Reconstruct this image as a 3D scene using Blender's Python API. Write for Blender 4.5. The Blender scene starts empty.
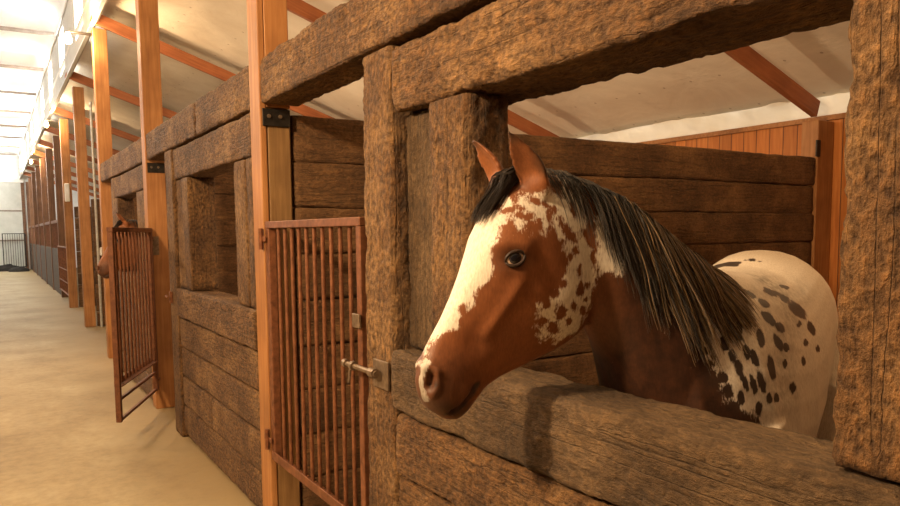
import bpy, math, random
import numpy as np
from mathutils import Vector, Matrix, noise
from mathutils.bvhtree import BVHTree

S = bpy.context.scene
COL = S.collection
PI = math.pi
rnd = random.Random(11)

# ------------------------------------------------------------------ camera
YAW, PITCH, ROLL, FPX, CY = 0.56518, 0.086265, -0.009053, 716.5, 293.5
CAM = Vector((-1.2, 0.0, 1.62))
_f = Vector((math.sin(YAW)*math.cos(PITCH), math.cos(YAW)*math.cos(PITCH), -math.sin(PITCH)))
_r = Vector((math.cos(YAW), -math.sin(YAW), 0)); _u = _r.cross(_f)
_r2 = math.cos(ROLL)*_r + math.sin(ROLL)*_u
_u2 = _r2.cross(_f)
cd = bpy.data.cameras.new('camera'); cam = bpy.data.objects.new('camera', cd); COL.objects.link(cam)
cd.sensor_width = 36.0; cd.lens = FPX/900*36; cd.shift_y = (CY-253)/900
cd.clip_start = 0.05; cd.clip_end = 200
M = Matrix((_r2, _u2, -_f)).transposed().to_4x4(); M.translation = CAM
cam.matrix_world = M
S.camera = cam

def ray(px, py):                       # direction in the world for a photo pixel (used only to measure the place)
    return _f + (px-450)/FPX*_r2 - (py-CY)/FPX*_u2

# ------------------------------------------------------------------ materials
def new_mat(name):
    m = bpy.data.materials.new(name); m.use_nodes = True
    nt = m.node_tree; nt.nodes.clear()
    return m, nt
def N(nt, t, **kw):
    n = nt.nodes.new(t)
    for k, v in kw.items():
        if k in n.inputs.keys() if isinstance(k, str) else False: n.inputs[k].default_value = v
        else: setattr(n, k, v)
    return n
def L(nt, a, b): nt.links.new(a, b)
def ramp(nt, fac, stops):
    r = nt.nodes.new('ShaderNodeValToRGB'); e = r.color_ramp.elements
    while len(e) < len(stops): e.new(0.5)
    for i, (p, c) in enumerate(stops):
        e[i].position = p; e[i].color = (*c, 1) if len(c) == 3 else c
    L(nt, fac, r.inputs[0]); return r.outputs[0]
def mixc(nt, fac, a, b, mode='MIX'):
    m = nt.nodes.new('ShaderNodeMix'); m.data_type = 'RGBA'; m.blend_type = mode
    for sock, v in ((m.inputs[0], fac), (m.inputs[6], a), (m.inputs[7], b)):
        if hasattr(v, 'is_linked'): L(nt, v, sock)
        else: sock.default_value = v if not isinstance(v, tuple) or len(v) == 4 else (*v, 1)
    return m.outputs[2]
def math_(nt, op, a, b=0.0, c=None):
    m = nt.nodes.new('ShaderNodeMath'); m.operation = op
    for i, v in enumerate((a, b) if c is None else (a, b, c)):
        if hasattr(v, 'is_linked'): L(nt, v, m.inputs[i])
        else: m.inputs[i].default_value = v
    return m.outputs[0]
def noise_(nt, vec, scale, detail=4, rough=.55, dist=0.0):
    n = nt.nodes.new('ShaderNodeTexNoise'); n.inputs['Scale'].default_value = scale
    n.inputs['Detail'].default_value = detail; n.inputs['Roughness'].default_value = rough
    n.inputs['Distortion'].default_value = dist
    L(nt, vec, n.inputs['Vector']); return n.outputs['Fac']
def coords(nt, scale=(1, 1, 1), per_object=True):
    t = nt.nodes.new('ShaderNodeTexCoord'); mp = nt.nodes.new('ShaderNodeMapping')
    mp.inputs['Scale'].default_value = scale
    L(nt, t.outputs['Object'], mp.inputs['Vector'])
    if not per_object: return mp.outputs[0]
    oi = nt.nodes.new('ShaderNodeObjectInfo')
    v = nt.nodes.new('ShaderNodeVectorMath'); v.operation = 'ADD'
    s = math_(nt, 'MULTIPLY', oi.outputs['Random'], 37.0)
    c = nt.nodes.new('ShaderNodeCombineXYZ')
    for i in range(3): L(nt, s, c.inputs[i])
    L(nt, mp.outputs[0], v.inputs[0]); L(nt, c.outputs[0], v.inputs[1])
    return v.outputs[0]
def principled(nt, color, rough=.7, metal=0.0, bump=None, strength=.5, dist=.01, spec=.4, **kw):
    p = nt.nodes.new('ShaderNodeBsdfPrincipled')
    for k, v in (('Base Color', color), ('Roughness', rough), ('Metallic', metal), ('Specular IOR Level', spec)):
        if hasattr(v, 'is_linked'): L(nt, v, p.inputs[k])
        else: p.inputs[k].default_value = (*v, 1) if isinstance(v, tuple) and len(v) == 3 else v
    for k, v in kw.items(): p.inputs[k].default_value = v
    if bump is not None:
        b = nt.nodes.new('ShaderNodeBump'); b.inputs['Strength'].default_value = strength
        b.inputs['Distance'].default_value = dist
        L(nt, bump, b.inputs['Height']); L(nt, b.outputs[0], p.inputs['Normal'])
    o = nt.nodes.new('ShaderNodeOutputMaterial'); L(nt, p.outputs[0], o.inputs[0])
    return p

def mat_hewn(name, dark, mid, light, fleck=.5, chisel=1.0):
    """old adzed timber: chip marks across the grain with painted shade in their pits, cracks along it, pale torn fibres on the ridges"""
    m, nt = new_mat(name)
    v1 = coords(nt); vg = coords(nt, (.10, 1, 1)); vc = coords(nt, (.8, 1, 1)); vl = coords(nt, (.4, 1, 1))
    grain = noise_(nt, vg, 75, 5, .65, .4)
    crack = noise_(nt, coords(nt, (.05, 1, 1)), 13, 2, .5, .0)
    blot = noise_(nt, v1, 3.0, 5, .62)
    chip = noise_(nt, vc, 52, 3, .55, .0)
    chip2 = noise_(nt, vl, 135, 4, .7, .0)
    fine = noise_(nt, v1, 330, 3, .7)
    base = ramp(nt, blot, [(.30, dark), (.50, mid), (.70, light)])
    c = mixc(nt, 1.0, base, ramp(nt, grain, [(.30, (.62, .60, .58)), (.50, (1, 1, 1)), (.70, (1.22, 1.18, 1.1))]), 'MULTIPLY')
    c = mixc(nt, chisel, c, mixc(nt, 1.0, c, ramp(nt, chip, [(.32, (.48, .44, .40)), (.52, (1, 1, 1)), (.70, (1.40, 1.32, 1.16))]), 'MULTIPLY'))  # cavity shade in the colour: chip pits darkened, ridges lightened
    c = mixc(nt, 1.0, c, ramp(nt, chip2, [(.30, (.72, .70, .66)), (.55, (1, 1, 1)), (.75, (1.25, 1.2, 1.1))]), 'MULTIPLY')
    ck = ramp(nt, math_(nt, 'ABSOLUTE', math_(nt, 'SUBTRACT', crack, .5)), [(.0, (1, 1, 1)), (.006, (.6, .6, .6)), (.014, (0, 0, 0))])
    c = mixc(nt, math_(nt, 'MULTIPLY', ck, .30), c, (.018, .010, .006, 1))
    fl = ramp(nt, fine, [(.60, (0, 0, 0)), (.72, (1, 1, 1))])
    fl2 = ramp(nt, chip2, [(.5, (0, 0, 0)), (.62, (1, 1, 1))])
    c = mixc(nt, math_(nt, 'MULTIPLY', math_(nt, 'MULTIPLY', fl, fl2), fleck), c, (.56, .34, .15, 1))
    h = math_(nt, 'ADD', math_(nt, 'MULTIPLY', grain, .35), math_(nt, 'MULTIPLY', fine, .16))
    h = math_(nt, 'ADD', h, math_(nt, 'MULTIPLY', chip, 1.1*chisel))
    h = math_(nt, 'ADD', h, math_(nt, 'MULTIPLY', chip2, .55))
    h = math_(nt, 'SUBTRACT', h, math_(nt, 'MULTIPLY', ck, .2))
    principled(nt, c, .75, 0, h, 1.0, .026, spec=.35)
    return m

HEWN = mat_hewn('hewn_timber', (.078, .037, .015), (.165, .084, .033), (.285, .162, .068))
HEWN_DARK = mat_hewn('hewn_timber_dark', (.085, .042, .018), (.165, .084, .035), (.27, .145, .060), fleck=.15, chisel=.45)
HEWN_RAIL = mat_hewn('hewn_timber_worn_shaded', (.055, .032, .0155), (.105, .063, .031), (.19, .12, .062), fleck=.5, chisel=.6)  # worn sill tone, also stands in for shade on one window post

def mat_lumber(name, a, b, c):
    m, nt = new_mat(name)
    vg = coords(nt, (.06, 1, 1)); v = coords(nt)
    g = noise_(nt, vg, 38, 5, .6, .5); bl = noise_(nt, v, 2.5, 3)
    col = ramp(nt, g, [(.3, a), (.5, b), (.72, c)])
    col = mixc(nt, 1.0, col, ramp(nt, bl, [(.3, (.75, .72, .7)), (.6, (1.1, 1.1, 1.1))]), 'MULTIPLY')
    principled(nt, col, .6, 0, g, .3, .003)
    return m
LUMBER = mat_lumber('orange_lumber', (.25, .105, .032), (.33, .143, .045), (.40, .195, .07))
SAWN = mat_lumber('sawn_tan_timber', (.17, .090, .034), (.24, .135, .052), (.31, .185, .075))
LUMBER_DARK = mat_lumber('dark_brown_lumber', (.10, .045, .02), (.15, .068, .03), (.20, .095, .042))
LUMBER_RED = mat_lumber('red_brown_lumber', (.27, .085, .03), (.33, .11, .04), (.40, .15, .055))

def mat_boards():
    m, nt = new_mat('orange_boards')
    v = coords(nt, (1, 1, 1), False)
    sp = nt.nodes.new('ShaderNodeSeparateXYZ'); L(nt, v, sp.inputs[0])
    k = math_(nt, 'MULTIPLY', sp.outputs[1], 1/.145)
    fr = math_(nt, 'FRACT', k); fl = math_(nt, 'FLOOR', k)
    wn = nt.nodes.new('ShaderNodeTexWhiteNoise'); wn.noise_dimensions = '1D'; L(nt, fl, wn.inputs['W'])
    vg = coords(nt, (1, 1, .07), False); g = noise_(nt, vg, 30, 5)
    col = ramp(nt, g, [(.3, (.36, .11, .020)), (.55, (.50, .175, .036)), (.75, (.58, .24, .062))])
    sh = ramp(nt, wn.outputs['Value'], [(0, (.72, .72, .72)), (1, (1.15, 1.15, 1.15))])
    col = mixc(nt, 1.0, col, sh, 'MULTIPLY')
    gap = ramp(nt, fr, [(0, (0, 0, 0)), (.05, (1, 1, 1)), (.95, (1, 1, 1)), (1, (0, 0, 0))])
    col = mixc(nt, gap, (.05, .02, .01, 1), col)
    principled(nt, col, .65, 0, gap, .4, .01)
    return m
BOARDS = mat_boards()

def mat_simple(name, a, b, scale, rough=.6, metal=0.0, bump=.2, dist=.004, detail=5, spec=.4):
    m, nt = new_mat(name)
    v = coords(nt); n = noise_(nt, v, scale, detail, .62)
    principled(nt, ramp(nt, n, [(.32, a), (.68, b)]), rough, metal, n, bump, dist, spec)
    return m
RUST = mat_simple('rusty_steel', (.12, .044, .019), (.25, .098, .044), 26, .55, .35, .35, .002)
RUST_DARK = mat_simple('dark_brown_steel', (.10, .036, .016), (.19, .072, .031), 22, .55, .3, .3, .002)
BLACK_STEEL = mat_simple('black_steel', (.018, .015, .013), (.04, .032, .026), 30, .5, .6)
BOLT = mat_simple('worn_bolt_steel', (.16, .11, .07), (.30, .22, .15), 40, .45, .7)
GREY_STEEL = mat_simple('pale_steel', (.42, .40, .36), (.6, .58, .52), 20, .4, .5)
GREYWOOD = mat_simple('dark_weathered_boards', (.040, .026, .017), (.085, .055, .035), 9, .8, 0, .4, .01)
DARKHEAP = mat_simple('dark_rubber', (.012, .010, .008), (.03, .024, .018), 12, .9)
WHITEPLASTIC = mat_simple('white_plastic', (.72, .68, .60), (.8, .76, .70), 10, .4)

def mat_floor():
    m, nt = new_mat('dusty_concrete')
    v = coords(nt, (1, 1, 1), False)
    a = noise_(nt, v, 1.1, 5, .6); b = noise_(nt, v, 13, 6, .7); c = noise_(nt, v, 70, 3, .7)
    col = ramp(nt, a, [(.32, (.26, .195, .108)), (.5, (.335, .262, .152)), (.7, (.40, .325, .20))])
    col = mixc(nt, 1.0, col, ramp(nt, b, [(.3, (.8, .78, .74)), (.6, (1.05, 1.05, 1.05))]), 'MULTIPLY')
    # a band of dirt and chaff swept against the stall fronts
    sp = nt.nodes.new('ShaderNodeSeparateXYZ'); L(nt, v, sp.inputs[0])
    edge = math_(nt, 'ADD', sp.outputs[0], math_(nt, 'MULTIPLY', math_(nt, 'SUBTRACT', b, .5), .7))
    band = ramp(nt, edge, [(0, (0, 0, 0)), (1, (1, 1, 1))])
    mr = nt.nodes.new('ShaderNodeMapRange'); mr.inputs[1].default_value = -.55; mr.inputs[2].default_value = 0.05
    L(nt, edge, mr.inputs[0])
    col = mixc(nt, math_(nt, 'MULTIPLY', mr.outputs[0], .75), col, (.24, .155, .062, 1))
    h = math_(nt, 'ADD', math_(nt, 'MULTIPLY', b, .6), math_(nt, 'MULTIPLY', c, .4))
    principled(nt, col, .75, 0, h, .35, .006)
    return m
FLOOR = mat_floor()

def mat_lining(name, a, b, transl=0.0, spots=True):
    m, nt = new_mat(name)
    v = coords(nt, (1, 1, 1), False)
    n = noise_(nt, v, 1.6, 4, .6, .8); n2 = noise_(nt, v, 9, 3)
    col = ramp(nt, n, [(.3, a), (.7, b)])
    if spots:                                        # fasteners on a grid
        sp = nt.nodes.new('ShaderNodeSeparateXYZ'); L(nt, v, sp.inputs[0])
        fx = math_(nt, 'SUBTRACT', math_(nt, 'FRACT', math_(nt, 'MULTIPLY', sp.outputs[0], 1/.62)), .5)
        fy = math_(nt, 'SUBTRACT', math_(nt, 'FRACT', math_(nt, 'MULTIPLY', sp.outputs[1], 1/.33)), .5)
        dx = math_(nt, 'MULTIPLY', fx, .62); dy = math_(nt, 'MULTIPLY', fy, .33)
        d2 = math_(nt, 'ADD', math_(nt, 'MULTIPLY', dx, dx), math_(nt, 'MULTIPLY', dy, dy))
        s = math_(nt, 'LESS_THAN', d2, .00018)
        col = mixc(nt, math_(nt, 'MULTIPLY', s, .6), col, (.25, .16, .09, 1))
    h = math_(nt, 'ADD', n, math_(nt, 'MULTIPLY', n2, .3))
    p = principled(nt, col, .55, 0, h, .5, .03, spec=.3)
    if transl:
        out = [x for x in nt.nodes if x.type == 'OUTPUT_MATERIAL'][0]
        t = nt.nodes.new('ShaderNodeBsdfTranslucent'); L(nt, col, t.inputs[0])
        mx = nt.nodes.new('ShaderNodeMixShader'); mx.inputs[0].default_value = transl
        L(nt, p.outputs[0], mx.inputs[1]); L(nt, t.outputs[0], mx.inputs[2]); L(nt, mx.outputs[0], out.inputs[0])
    return m
LINING = mat_lining('white_roof_lining', (.62, .53, .41), (.74, .66, .53))
LINING_EAVE = mat_lining('thin_white_eave_lining', (.74, .64, .48), (.86, .78, .64), .40, False)
LINING_AISLE = mat_lining('white_aisle_lining', (.80, .80, .78), (.86, .86, .84), 0, False)
WHITEWALL = mat_simple('white_sheet_wall', (.72, .72, .68), (.80, .80, .77), 3, .6)

def mat_emit(name, col, strength):
    m, nt = new_mat(name)
    e = nt.nodes.new('ShaderNodeEmission'); e.inputs[0].default_value = (*col, 1); e.inputs[1].default_value = strength
    o = nt.nodes.new('ShaderNodeOutputMaterial'); L(nt, e.outputs[0], o.inputs[0])
    return m
PANE = mat_emit('daylit_window_pane', (.94, .98, 1.0), 16.0)
BULB = mat_emit('lit_bulb', (1.0, .66, .32), 60.0)

# ------------------------------------------------------------------ mesh helpers
class MB:
    def __init__(s): s.v = []; s.f = []
    def add(s, vs, fs):
        b = len(s.v); s.v += [tuple(v) for v in vs]; s.f += [tuple(i+b for i in f) for f in fs]; return s
    def box(s, lo, hi):
        x0, y0, z0 = lo; x1, y1, z1 = hi
        return s.add([(x0,y0,z0),(x1,y0,z0),(x1,y1,z0),(x0,y1,z0),(x0,y0,z1),(x1,y0,z1),(x1,y1,z1),(x0,y1,z1)],
                     [(3,2,1,0),(4,5,6,7),(0,1,5,4),(1,2,6,5),(2,3,7,6),(3,0,4,7)])
    def bevbox(s, lo, hi, b):
        # box with chamfered edges
        lo = Vector(lo); hi = Vector(hi); c = (lo+hi)/2; h = (hi-lo)/2
        vs = []
        idx = {}
        for sx in (-1, 1):
            for sy in (-1, 1):
                for sz in (-1, 1):
                    for ax in range(3):
                        p = [sx*(h.x-b), sy*(h.y-b), sz*(h.z-b)]
                        p[ax] += (sx, sy, sz)[ax]*b
                        idx[(sx, sy, sz, ax)] = len(vs); vs.append(c+Vector(p))
        fs = []
        for ax in range(3):
            o = [a for a in range(3) if a != ax]
            for sg in (-1, 1):
                q = []
                for a, d in ((-1, -1), (1, -1), (1, 1), (-1, 1)):
                    k = [0, 0, 0]; k[ax] = sg; k[o[0]] = a; k[o[1]] = d
                    q.append(idx[(*k, ax)])
                fs.append(tuple(q))
            for a in (-1, 1):
                for d in (-1, 1):
                    q = []
                    k = [0, 0, 0]; k[o[0]] = a; k[o[1]] = d
                    for sg in (-1, 1):
                        k[ax] = sg
                        q.append((idx[(*k, o[0])], idx[(*k, o[1])]))
                    fs.append((q[0][0], q[1][0], q[1][1], q[0][1]))
        for sx in (-1, 1):
            for sy in (-1, 1):
                for sz in (-1, 1):
                    fs.append(tuple(idx[(sx, sy, sz, a)] for a in range(3)))
        return s.add(vs, fs)
    def tube(s, pts, radii, n=8, caps=True):
        pts = [Vector(p) for p in pts]
        if not isinstance(radii, (list, tuple)): radii = [radii]*len(pts)
        b = len(s.v); ref = None; rings = []
        for i, p in enumerate(pts):
            t = (pts[min(i+1, len(pts)-1)] - pts[max(i-1, 0)]).normalized()
            if ref is None:
                ref = t.orthogonal().normalized()
            ref = (ref - t*ref.dot(t)).normalized(); bi = t.cross(ref)
            for k in range(n):
                a = 2*PI*k/n
                s.v.append(tuple(p + (ref*math.cos(a)+bi*math.sin(a))*radii[i]))
        for i in range(len(pts)-1):
            for k in range(n):
                k2 = (k+1) % n
                s.f.append((b+i*n+k, b+i*n+k2, b+(i+1)*n+k2, b+(i+1)*n+k))
        if caps:
            s.f.append(tuple(b+k for k in range(n))[::-1]); e = b+(len(pts)-1)*n
            s.f.append(tuple(e+k for k in range(n)))
        return s
    def sphere(s, c, r, nu=16, nv=10, sc=(1, 1, 1)):
        c = Vector(c); vs = [c+Vector((0, 0, r*sc[2]))]; fs = []
        for j in range(1, nv):
            for i in range(nu):
                a = PI*j/nv; b_ = 2*PI*i/nu
                vs.append(c+Vector((r*sc[0]*math.sin(a)*math.cos(b_), r*sc[1]*math.sin(a)*math.sin(b_), r*sc[2]*math.cos(a))))
        vs.append(c-Vector((0, 0, r*sc[2])))
        for i in range(nu):
            fs.append((0, 1+i, 1+(i+1) % nu))
            for j in range(nv-2):
                o = 1+j*nu
                fs.append((o+i, o+nu+i, o+nu+(i+1) % nu, o+(i+1) % nu))
            o = 1+(nv-2)*nu
            fs.append((o+i, len(vs)-1, o+(i+1) % nu))
        return s.add(vs, fs)
    def build(s, name, mat, parent=None, origin=None, rot=None, smooth=False):
        me = bpy.data.meshes.new(name)
        o0 = Vector(origin) if origin is not None else Vector((0, 0, 0))
        me.from_pydata([Vector(v)-o0 for v in s.v], [], s.f); me.update()
        if mat: me.materials.append(mat)
        if smooth: me.polygons.foreach_set('use_smooth', [True]*len(me.polygons))
        import bmesh
        bm = bmesh.new(); bm.from_mesh(me); bmesh.ops.recalc_face_normals(bm, faces=bm.faces); bm.to_mesh(me); bm.free()
        o = bpy.data.objects.new(name, me); COL.objects.link(o)
        if parent is not None:
            o.parent = parent; o.location = o0 - parent.location
        else: o.location = o0
        if rot: o.rotation_euler = rot
        return o

def tag(o, label=None, cat=None, group=None, kind=None):
    if label: o['label'] = label
    if cat: o['category'] = cat
    if group: o['group'] = group
    if kind: o['kind'] = kind
    return o
def empty(name, loc, label, cat, group=None):
    o = bpy.data.objects.new(name, None); o.empty_display_size = .1; COL.objects.link(o); o.location = loc
    return tag(o, label, cat, group)
def struct(o): o['kind'] = 'structure'; return o

TS = [0]
def timber(name, lo, hi, axis, mat, parent=None, amp=.006, res=.025, rad=.016, bow=.004, chip=1.0):
    """a rough hewn timber: rounded section swept along its length, every skin point pushed by layered noise"""
    TS[0] += 1; seed = TS[0]*7.13
    lo = Vector(lo); hi = Vector(hi); d = hi-lo; c = (lo+hi)/2
    if axis == 'x': Ln, W, H, rot = d.x, d.y, d.z, (0, 0, 0)
    elif axis == 'y': Ln, W, H, rot = d.y, d.x, d.z, (0, 0, PI/2)
    else: Ln, W, H, rot = d.z, d.y, d.x, (0, -PI/2, 0)
    # section perimeter
    per = []
    def side(p, q, n):
        for i in range(n): per.append((p[0]+(q[0]-p[0])*i/n, p[1]+(q[1]-p[1])*i/n))
    w, h = W/2, H/2; r = rad
    nw = max(2, int((W-2*r)/res)); nh = max(2, int((H-2*r)/res))
    side((-w+r, -h), (w-r, -h), nw)
    for a in (0, 30, 60): per.append((w-r+r*math.sin(math.radians(a)), -h+r-r*math.cos(math.radians(a))))
    side((w, -h+r), (w, h-r), nh)
    for a in (0, 30, 60): per.append((w-r+r*math.cos(math.radians(a)), h-r+r*math.sin(math.radians(a))))
    side((w-r, h), (-w+r, h), nw)
    for a in (0, 30, 60): per.append((-w+r-r*math.sin(math.radians(a)), h-r+r*math.cos(math.radians(a))))
    side((-w, h-r), (-w, -h+r), nh)
    for a in (0, 30, 60): per.append((-w+r-r*math.cos(math.radians(a)), -h+r-r*math.sin(math.radians(a))))
    n = len(per); nl = max(4, int(Ln/(res*1.15)))
    vs = []; fs = []
    xs = [-Ln/2 + Ln*i/nl for i in range(nl+1)]
    for x in xs:
        e = min(1.0, (Ln/2-abs(x))/.02+.55)             # worn ends
        by = bow*noise.noise((x*.8, seed, 0)); bz = bow*noise.noise((x*.8, seed, 9))
        for (py, pz) in per:
            q = Vector((x, py, pz)); s = Vector((seed, seed*.3, 0))
            k = noise.noise(q*5+s)*1.0 + noise.noise(Vector((x*9, py*22, pz*22))+s)*.8*chip + noise.noise(Vector((x*14, py*45, pz*45))+s)*.55*chip + noise.noise(q*48+s)*.45*chip
            near = max(0, 1-min(w-abs(py), h-abs(pz))/1) if False else 1
            cor = 1.0 + 1.2*max(0.0, (abs(py)/w)*(abs(pz)/h)-.6)
            dd = -abs(k)*amp*cor + amp*.25
            nr = Vector((0, py/w if abs(py) > w-r*1.01 else 0, pz/h if abs(pz) > h-r*1.01 else 0))
            if nr.length > 0: nr.normalize()
            vs.append((x, py*(1-(1-e)*.06)+by+nr.y*dd, pz*(1-(1-e)*.06)+bz+nr.z*dd))
    for i in range(nl):
        for k in range(n):
            k2 = (k+1) % n
            fs.append((i*n+k, i*n+k2, (i+1)*n+k2, (i+1)*n+k))
    for end in (0, nl):
        ci = len(vs); vs.append((xs[end], 0, 0))
        for k in range(n):
            a, b = end*n+k, end*n+(k+1) % n
            fs.append((ci, b, a) if end == 0 else (ci, a, b))
    me = bpy.data.meshes.new(name); me.from_pydata(vs, [], fs); me.update(); me.materials.append(mat)
    me.polygons.foreach_set('use_smooth', [True]*len(me.polygons))
    o = bpy.data.objects.new(name, me); COL.objects.link(o)
    o.rotation_euler = rot
    if parent is not None: o.parent = parent; o.location = c-parent.location
    else: o.location = c
    return o

def bar(name, lo, hi, axis, mat, parent=None, bev=.004):
    """sawn lumber / flat steel with the grain along its own X axis"""
    lo = Vector(lo); hi = Vector(hi); d = hi-lo; c = (lo+hi)/2
    if axis == 'x': D, rot = (d.x, d.y, d.z), (0, 0, 0)
    elif axis == 'y': D, rot = (d.y, d.x, d.z), (0, 0, PI/2)
    else: D, rot = (d.z, d.y, d.x), (0, -PI/2, 0)
    D = Vector(D)/2
    o = MB().bevbox(-D, D, min(bev, min(D)*.45)).build(name, mat)
    o.rotation_euler = rot
    if parent is not None: o.parent = parent; o.location = c-parent.location
    else: o.location = c
    return o

CREAMWALL = mat_simple('cream_clerestory_lining', (.44, .40, .33), (.52, .48, .41), 3, .7)
CHORD = mat_simple('grey_brown_chord_steel', (.20, .15, .11), (.30, .24, .19), 12, .6)  # haze over the chords put into a lighter grey-brown
# ------------------------------------------------------------------ the barn shell
XO = 5.30                                             # inner face of the outer wall
YN, YF, XL = -2.6, 40.0, -4.1
struct(MB().box((XL-.1, YN-.1, -.12), (XO+.3, YF+.2, 0)).build('floor', FLOOR))

def grid_sheet(nx, ny, fn, thick=.0):
    mb = MB()
    for j in range(ny+1):
        for i in range(nx+1): mb.v.append(tuple(fn(i/nx, j/ny)))
    w = nx+1
    for j in range(ny):
        for i in range(nx): mb.f.append((j*w+i, j*w+i+1, (j+1)*w+i+1, (j+1)*w+i))
    return mb
def thicken(o, t):
    m = o.modifiers.new('thickness', 'SOLIDIFY'); m.thickness = t; m.offset = 0
    return o
RZ = lambda x: 4.60 - .335*x                          # side roof lining height
def side_roof(u, v):
    x = -.02 + u*(XO+.06); y = YN + v*(YF-YN)
    sag = .035*noise.noise((x*1.3, y*.8, 3)) + .02*noise.noise((x*3, y*2.2, 7))
    return (x, y, RZ(x)+.03+sag*.6)
struct(thicken(grid_sheet(46, 210, side_roof).build('ceiling_side', LINING, smooth=True), .02))
def aisle_roof(u, v):
    # flat liner under the aisle roof, curving down into the clerestory wall, sagging between the chords
    y = YN + v*(YF-YN); ph = ((y-15.2)/3.3) % 1.0
    sag = .22*math.sin(PI*ph)
    R = .32; a = u
    if a < .18:
        t = a/.18*PI/2; x = -.02-R*(1-math.cos(t)); z = 5.62-R+R*math.sin(t); k = math.sin(t)
    else:
        x = -.02-R + (XL+.02+R)*(a-.18)/.82; z = 5.62; k = 1
    return (x + .10*k*0, y, z - sag*k*.55 + .03*noise.noise((x*2, y*1.5, 0)))
struct(thicken(grid_sheet(36, 300, aisle_roof).build('ceiling_aisle', LINING_AISLE, smooth=True), .02))

# clerestory wall over the stall line, with an opening for each tall pane
WY = [11.82+2.97*i for i in range(10)]                  # pane centres along the aisle
WZ0, WZ1, WH = 4.50, 5.26, .58
def clerestory(name, x0, x1, ys):
    mb = MB(); mb.box((x0, YN, 4.30), (x1, YF, WZ0)); mb.box((x0, YN, WZ1), (x1, YF, 5.75))
    e = YN
    for y in ys: mb.box((x0, e, WZ0), (x1, y-WH, WZ1)); e = y+WH
    mb.box((x0, e, WZ0), (x1, YF, WZ1))
    return struct(mb.build(name, CREAMWALL))
clerestory('wall_clerestory_right', 0.0, .06, WY)
clerestory('wall_clerestory_left', XL-.06, XL, WY)
for i, y in enumerate(WY):
    o = struct(MB().box((.045, y-WH, WZ0), (.055, y+WH, WZ1)).build('window_%d' % (i+1), PANE))
    f = MB()
    f.box((.01, y-WH, WZ0), (.04, y-WH+.03, WZ1)); f.box((.01, y+WH-.03, WZ0), (.04, y+WH, WZ1))
    f.box((.01, y-WH+.03, WZ0), (.04, y+WH-.03, WZ0+.03)); f.box((.01, y-WH+.03, WZ1-.03), (.04, y+WH-.03, WZ1))
    f.build('window_frame', WHITEPLASTIC, o)
    o = struct(MB().box((XL-.055, y-WH, WZ0), (XL-.045, y+WH, WZ1)).build('window_%d' % (i+101), PANE))

struct(MB().box((XL-.1, YN, 0), (XL, YF, 4.19)).build('wall_left', GREYWOOD))
struct(MB().box((XL-.1, YN-.1, 0), (XO+.2, YN, 6.0)).build('wall_near', GREYWOOD))
end = MB(); end.box((XL-.1, YF, 0), (XO+.2, YF+.1, 6.0)); struct(end.build('wall_end', WHITEWALL))
# outer wall: vertical boards, above them a wrinkled strip of thin lining that lets daylight through
struct(MB().box((XO, YN, 0), (XO+.05, YF, 2.64)).build('wall_right', BOARDS))
def eave(u, v):
    y = YN + u*(YF-YN); z = 2.60 + v*(RZ(XO)+.10-2.60)
    w = .10*noise.noise((y*2.2+z*2.0, z*3, 0))+.07*noise.noise((y*5.5-z*5, z*6, 4))+.012*noise.noise((y*14+z*9, z*14, 9))
    return (XO+.05+w*1.1*(math.sin(PI*v)**.5), y, z)
struct(grid_sheet(900, 12, eave).build('wall_right_eave_lining', LINING_EAVE, smooth=True))
struct(MB().box((XO-.03, YN, 2.60), (XO-.004, YF, 2.645)).build('trim_1', LUMBER))
struct(MB().box((-.015, YN, 4.275), (.03, YF, 4.30)).build('trim_2', WHITEWALL))

# ------------------------------------------------------------------ posts, rafters, header beams
P = []                                                # (y0, y1, x0, x1)
def post(y0, x0, label, w=.165, top=4.225, plate=True, mat=None, backing=False):
    lo = (x0, y0, 0); hi = (x0+w, y0+w, top)
    t = empty('barn_post', (x0+w/2, y0+w/2, 0), label, 'post', 'square barn posts along the aisle')
    if backing:                                       # a plain sawn timber stands behind the orange face board up to the beam
        bar('face_board', lo, (x0+.034, y0+w, top), 'z', LUMBER, t, .004)
        bar('backing_timber', (x0+.036, y0+.004, 0), (x0+w, y0+w, 2.268), 'z', SAWN, t, .008)
        bar('shaft', (x0+.035, y0, 2.272), hi, 'z', LUMBER, t, .005)
    else:
        bar('shaft', lo, hi, 'z', mat or LUMBER, t, .005)
    if plate:
        b = MB().bevbox((x0+.012, y0-.008, 2.175), (x0+w-.005, y0-.001, 2.264), .002).build('bracket', BLACK_STEEL, t, (x0+w/2, y0, 2.2))
        for k, dx in enumerate((.045, .105)):
            MB().tube([(x0+dx, y0-.008, 2.225), (x0+dx, y0-.018, 2.225)], [.011, .009], 8).build('bolt', BOLT, t, (x0+dx, y0-.012, 2.2))
    return t
post(-.16, -.005, 'orange barn post at the near right end of the stall front', plate=False)
post(3.70, -.006, 'near orange barn post that the closed barred gate hangs on', backing=True)
post(6.99, -.006, 'orange barn post that the open barred gate hangs on')
post(10.25, -.006, 'orange barn post under the lamp, past the open gate', plate=False)
post(14.0, .08, 'orange aisle post standing before the pale conduit', w=.17, top=4.15, plate=False)
post(17.95, .15, 'orange aisle post just left of the conduit post', w=.17, top=4.15, plate=False)
FY = [21.1, 24.2, 27.3, 30.4, 33.5, 36.6, 39.7]
for i, y in enumerate(FY):
    post(y, .22, ('first', 'second', 'third', 'fourth', 'fifth', 'sixth', 'last')[i]+' distant barn post among the dark far stalls', w=.17, top=4.15, plate=False, mat=LUMBER_DARK)

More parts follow.
